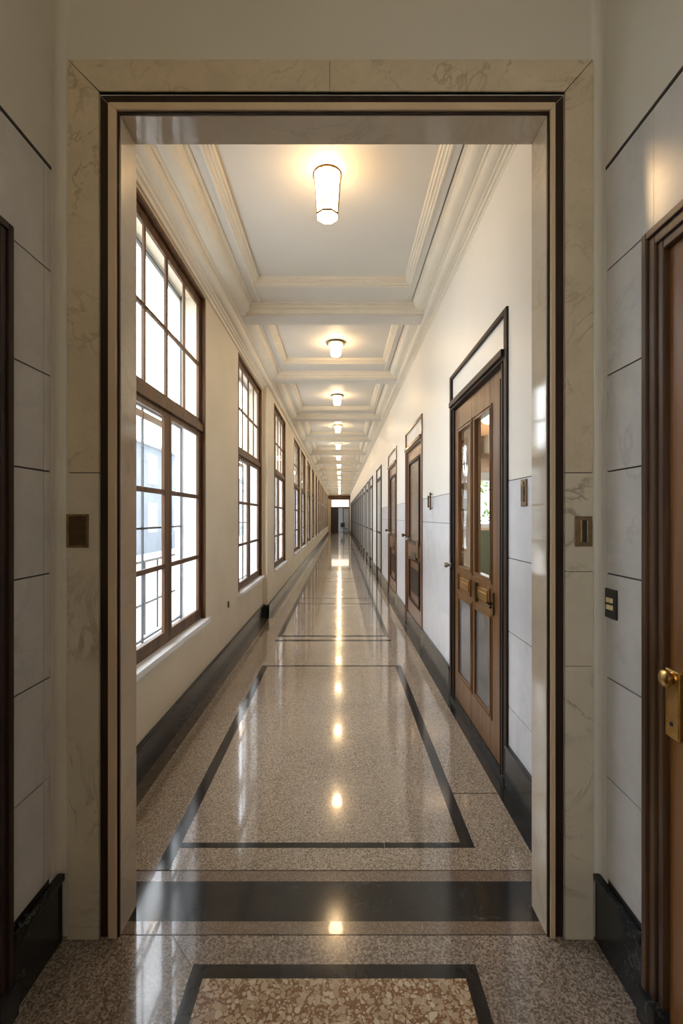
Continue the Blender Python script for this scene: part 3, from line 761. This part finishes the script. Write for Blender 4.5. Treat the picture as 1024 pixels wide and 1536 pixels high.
# ------------------------------------------------------------------ vestibule doors
def vest_door(name, x, sgn, y1, W, H, label):
    """y1 = far edge; door runs towards -y"""
    r = empty(name, (x, y1, 0))
    X = lambda v: sgn * v
    m = MB(); cw = .075
    for (p, a, b) in ((-.022, 0, .022), (-.014, .022, .05), (-.006, .05, cw)):
        m.box(X(p), X(.05), -b, -a, 0, H - a); m.box(X(p), X(.05), -W + a, -W + b, 0, H - a); m.box(X(p), X(.05), -W + b, -b, H - b, H - a)
    m.build('casing', 'wcase' if sgn > 0 else 'woodd', r, bevel=.003)
    m = MB(); m.box(X(-.034), X(.04), -cw - .002, .006, 0, .10); m.build('plinth_block', 'bm', r, bevel=.004)
    m = MB(); m.box(X(.02), X(.06), -W + cw, -cw, .01, H - cw)
    m.box(X(.012), X(.02), -cw - .10, -cw, .01, H - cw); m.box(X(.012), X(.02), -W + cw, -W + cw + .10, .01, H - cw)
    m.box(X(.012), X(.02), -W + cw, -cw, .01, .25); m.box(X(.012), X(.02), -W + cw, -cw, H - cw - .12, H - cw); m.box(X(.012), X(.02), -W + cw, -cw, 1.0, 1.16)
    lf = m.build('leaf', 'vdoor' if sgn > 0 else 'woodd', r, bevel=.003)
    m = MB(); yc = -.104
    m.box(X(-.002), X(.012), yc - .028, yc + .028, .885, 1.075)
    m.build('escutcheon', 'brass', lf, bevel=.003)
    m = MB(); s = -sgn
    m.lathe([(.018, 0), (.018, s * .003), (.014, s * .006), (.021, s * .009), (.0235, s * .014), (.0235, s * .022), (.017, s * .028), (.0, s * .029)], (X(-.002), yc, 1.052), 20, 'x')
    m.build('knob', 'brass', lf, smooth=True)
    m = MB(); m.lathe([(.006, 0), (.006, s * .002), (0, s * .002)], (X(-.002), yc, .925), 12, 'x'); m.build('keyhole', 'black', lf)
    struct(r, label, 'door')
vest_door('door_50', VR, 1, 1.434, 1.134, 2.335, 'warm brown wooden door with brass knob at the right edge of the picture')
vest_door('door_51', VL, -1, 1.442, 1.04, 2.37, 'dark wooden door just showing at the left edge of the picture')

# ------------------------------------------------------------------ small fittings
b = empty('recessed_wall_box', (-.928, 1.70, 1.45))
m = MB(); w, h, t = .039, .059, .008
m.box(-w, -w + t, -.006, 0, -h, h); m.box(w - t, w, -.006, 0, -h, h); m.box(-w + t, w - t, -.006, 0, -h, -h + t); m.box(-w + t, w - t, -.006, 0, h - t, h)
m.build('frame', 'lbronze', b, bevel=.001)
m = MB(); m.box(-w + t, w - t, -.0012, 0, -h + t, h - t); m.build('back_plate', 'dbronze', b)
tag(b, 'square dark recessed bronze box on the left marble door casing', 'wall box')
b = empty('light_switch', (.86, 1.70, 1.448))
m = MB(); m.box(-.031, .031, -.005, 0, -.053, .053); m.build('plate', 'lbronze', b, bevel=.0015)
m = MB(); m.box(-.007, .009, -.007, -.005, -.038, .040); m.build('slot', 'black', b)
m = MB(); m.box(-.012, -.008, -.009, -.005, -.036, .040); m.box(.010, .013, -.008, -.005, -.036, .04); m.build('toggle', 'brass', b)
tag(b, 'bronze plate with a vertical slot on the right marble door casing', 'switch plate')
b = empty('push_button_panel', (VR, 1.625, 1.205))
m = MB(); m.box(-.006, 0, -.034, .034, -.050, .050); m.build('plate', 'black', b, bevel=.0015)
for (yy, zz) in ((-.010, -.012), (.010, -.012), (-.010, .012), (.010, .012)):
    m = MB(); m.box(-.012, -.006, yy - .007, yy + .007, zz - .008, zz + .008); m.build('button', 'gold', b, bevel=.001)
tag(b, 'black plate with small brass buttons on the marble right of the doorway', 'button panel')
b = empty('call_plate', (XR, 2.42, 1.62))
m = MB(); m.box(-.008, 0, -.036, .036, -.068, .068); m.build('plate', 'lbronze', b, bevel=.002)
m = MB(); m.box(-.012, -.008, -.016, .016, -.045, .035); m.build('recess', 'dbronze', b); m = MB(); m.lathe([(.008, 0), (.008, -.006), (0, -.006)], (-.008, 0, .050), 10, 'x'); m.build('button', 'brass', b)
tag(b, 'bronze call plate on the marble between doorway and glazed door', 'call plate')
b = empty('wall_bracket', (XR, 4.88, 1.655))
for (yy, h) in ((-.045, .088), (.065, .06)):
    m = MB(); m.tube((-.022, yy, -h), (-.022, yy, h), .008, 10); m.tube((-.022, yy, h * .8), (0, yy, h * .8), .006, 8); m.tube((-.022, yy, -h * .8), (0, yy, -h * .8), .006, 8); m.build('rod', 'dbronze', b)
tag(b, 'pair of short upright bronze rods on the wall between the first two doors', 'wall bracket')
b = empty('wall_socket', (XL, 4.93, .60))
m = MB(); m.box(0, .008, -.02, .02, -.03, .03); m.build('plate', 'dbronze', b); m = MB(); m.box(.008, .010, -.008, .008, -.015, .015); m.build('slot', 'black', b)
tag(b, 'tiny dark plate low on the cream wall between the first two windows', 'socket')

# ------------------------------------------------------------------ ceiling lights
CT = CZ + .02
lan = empty('ceiling_lantern', (-.08, 3.0, CT + .012))
m = MB(); m.lathe([(.03, 0), (.03, -.008), (.008, -.012), (.008, -.05), (.012, -.056)], (0, 0, 0), 20); m.lathe([(.086, -.052), (.091, -.052), (.092, -.064), (.087, -.066)], (0, 0, 0), 32, loop=True); m.build('cap', 'dbronze', lan, smooth=True)
m = MB(); m.lathe([(0, -.058), (.085, -.058), (.068, -.318), (.060, -.328), (.0, -.331)], (0, 0, 0), 8, start=PI / 8); m.build('glass_shade', 'lamp', lan)
for k in range(8):
    a = PI / 8 + k * PI / 4
    m = MB(); m.tube((.088 * math.cos(a), .088 * math.sin(a), -.065), (.069 * math.cos(a), .069 * math.sin(a), -.316), .0032, 6); m.build('rib', 'dbronze', lan)
m = MB(); m.lathe([(.0695, -.308), (.0725, -.308), (.0715, -.318), (.068, -.318)], (0, 0, 0), 8, start=PI / 8, loop=True); m.build('bottom_ring', 'dbronze', lan)
tag(lan, 'tapered lantern with white glass and bronze ribs, nearest on the ceiling', 'ceiling lamp')
dr = empty('ceiling_light', (-.055, 6.0, CT))
m = MB(); m.lathe([(.06, 0), (.10, -.012), (.112, -.02), (.112, -.026), (.07, -.034)], (0, 0, 0), 28); m.build('canopy', 'brass', dr, smooth=True)
m = MB(); m.lathe([(.088, -.030), (.080, -.052), (.064, -.068), (.062, -.15), (.056, -.168), (0, -.172)], (0, 0, 0), 28); m.build('glass_shade', 'lamp2', dr, smooth=True)
m = MB(); m.lathe([(.066, -.066), (.069, -.07), (.066, -.076)], (0, 0, 0), 28, loop=True); m.build('ring', 'brass', dr, smooth=True)
ly = [6.0, 8.62] + [11.45 + 2.82 * k for k in range(12)]
for i, yy in enumerate(ly):
    o = dr if i == 0 else copy_tree(dr)
    o.location = (-.055, yy, CT)
    lab = 'glowing drum-shaped ceiling light in the second coffer, right after the lantern' if i == 0 else 'small glowing ceiling light, %s lamp counted from the doorway' % ordn[i + 1]
    tag(o, lab, 'ceiling lamp', 'drum ceiling lights down the corridor')

# ------------------------------------------------------------------ far end
m = MB()
y0 = END
m.box(-1.55, -.86, y0, y0 + .2, 0, 3.7); m.box(.86, 1.13, y0, y0 + .2, 0, 3.7); m.box(-.86, .86, y0, y0 + .2, 3.12, 3.7)
struct(m.build('wall_end', 'tan'), 'tan wall closing the far end of the corridor', 'wall')
m = MB(); m.box(-1.1, .95, y0 - .12, y0, 3.12, 3.42)
struct(m.build('trim_6', 'wood'), 'brown wooden beam across the far end of the corridor', 'beam')
r = empty('door_90', (0, y0, 0)); r.name = 'door_%d' % (len(doors) + 1)
m = MB(); m.box(-.86, -.80, 0, .1, 0, 3.12); m.box(.80, .86, 0, .1, 0, 3.12); m.box(-.8, .8, 0, .1, 2.30, 2.40); m.box(-.8, .8, 0, .1, 3.05, 3.12); m.box(-.22, -.16, 0, .1, 0, 2.3); m.box(.24, .30, 0, .1, 0, 2.3)
m.build('frame', 'woodd', r)
m = MB(); m.box(-.8, .8, .05, .055, 2.4, 3.05); m.build('transom_glass', 'eglass', r)
m = MB(); m.box(-.16, .24, .05, .055, .0, 2.3); m.build('glass', 'tglass', r)
m = MB(); m.box(-.8, -.22, .03, .07, 0, 2.3); m.build('leaf', 'woodd', r)
m = MB(); m.box(.30, .8, .04, .06, 0, 2.3); m.build('side_panel', 'dkglass', r)
struct(r, 'dark double door under a bright transom at the far end', 'door')
cu = MB()
for k in range(8):
    cu.lathe([(.035, .1), (.03, 2.25)], (.34 + k * .06, y0 - .06, 0), 10)
tag(cu.build('curtain', 'curtain', smooth=True), 'grey curtain hanging beside the bright gap at the far end', 'curtain')
def chair(name, x, y, rz, label):
    c = empty(name, (x, y, 0), rz)
    m = MB(); m.box(-.22, .22, -.22, .22, .42, .47); m.build('seat', 'black', c, bevel=.01)
    m = MB(); m.box(-.22, .22, .19, .23, .55, .95); m.build('backrest', 'black', c, bevel=.01)
    for sx in (-1, 1):
        for sy in (-1, 1):
            m = MB(); m.tube((sx * .2, sy * .2, 0), (sx * .19, sy * .19, .42 if sy < 0 else .9), .015, 8); m.build('leg', 'steel', c)
    tag(c, label, 'chair')
chair('waiting_chair', .33, END - .75, .5, 'dark chair standing in front of the bright gap at the far end')

# shell behind the end glass stays open to the sky; unseen roof slab added to shut out sky light
m = MB(); m.box(-1.56, 1.14, -2.6, END + 3, 4.2, 4.3)
struct(m.build('ceiling_added_roof', 'roof'), 'unseen roof slab added above the corridor to shut out sky light', 'roof')

# ------------------------------------------------------------------ unseen fill lamp added behind the camera to light the vestibule
v = empty('fill_globe', (-.1, -.9, VZ))
m = MB(); m.lathe([(.07, 0), (.07, -.02), (.012, -.03), (.012, -.5)], (0, 0, 0), 16); m.build('stem', 'dbronze', v)
m = MB(); m.lathe([(.03, -.48), (.10, -.52), (.14, -.60), (.12, -.70), (.05, -.76), (0, -.77)], (0, 0, 0), 24); m.build('glass_shade', 'fill_lamp', v, smooth=True)
tag(v, 'unseen globe lamp added behind the viewer as vestibule fill light', 'ceiling lamp')

# ------------------------------------------------------------------ light, camera, colour
w = bpy.data.worlds.new('overcast_sky'); SC.world = w; w.use_nodes = True
bg = w.node_tree.nodes['Background']
bg.inputs[0].default_value = (.88, .94, 1.0, 1); bg.inputs[1].default_value = 8.4

cam = bpy.data.cameras.new('camera'); co = bpy.data.objects.new('camera', cam); COL.objects.link(co)
co.location = (0, 0, 1.5); co.rotation_euler = (PI / 2, 0, 0)
cam.sensor_fit = 'VERTICAL'; cam.sensor_height = 36; cam.lens = F * 36 / 1536
cam.shift_x = 2 / 1536; cam.shift_y = 7 / 1536
cam.clip_start = .02; cam.clip_end = 300
SC.camera = co
SC.view_settings.view_transform = 'Standard'; SC.view_settings.look = 'None'
SC.view_settings.exposure = 0.12; SC.view_settings.gamma = 1.0; SC.view_settings.use_curve_mapping = False
cy = SC.cycles
cy.use_denoising = True
cy.max_bounces = 10; cy.diffuse_bounces = 6; cy.glossy_bounces = 5; cy.transparent_max_bounces = 16
cy.sample_clamp_indirect = 6.0; cy.caustics_reflective = False; cy.caustics_refractive = False
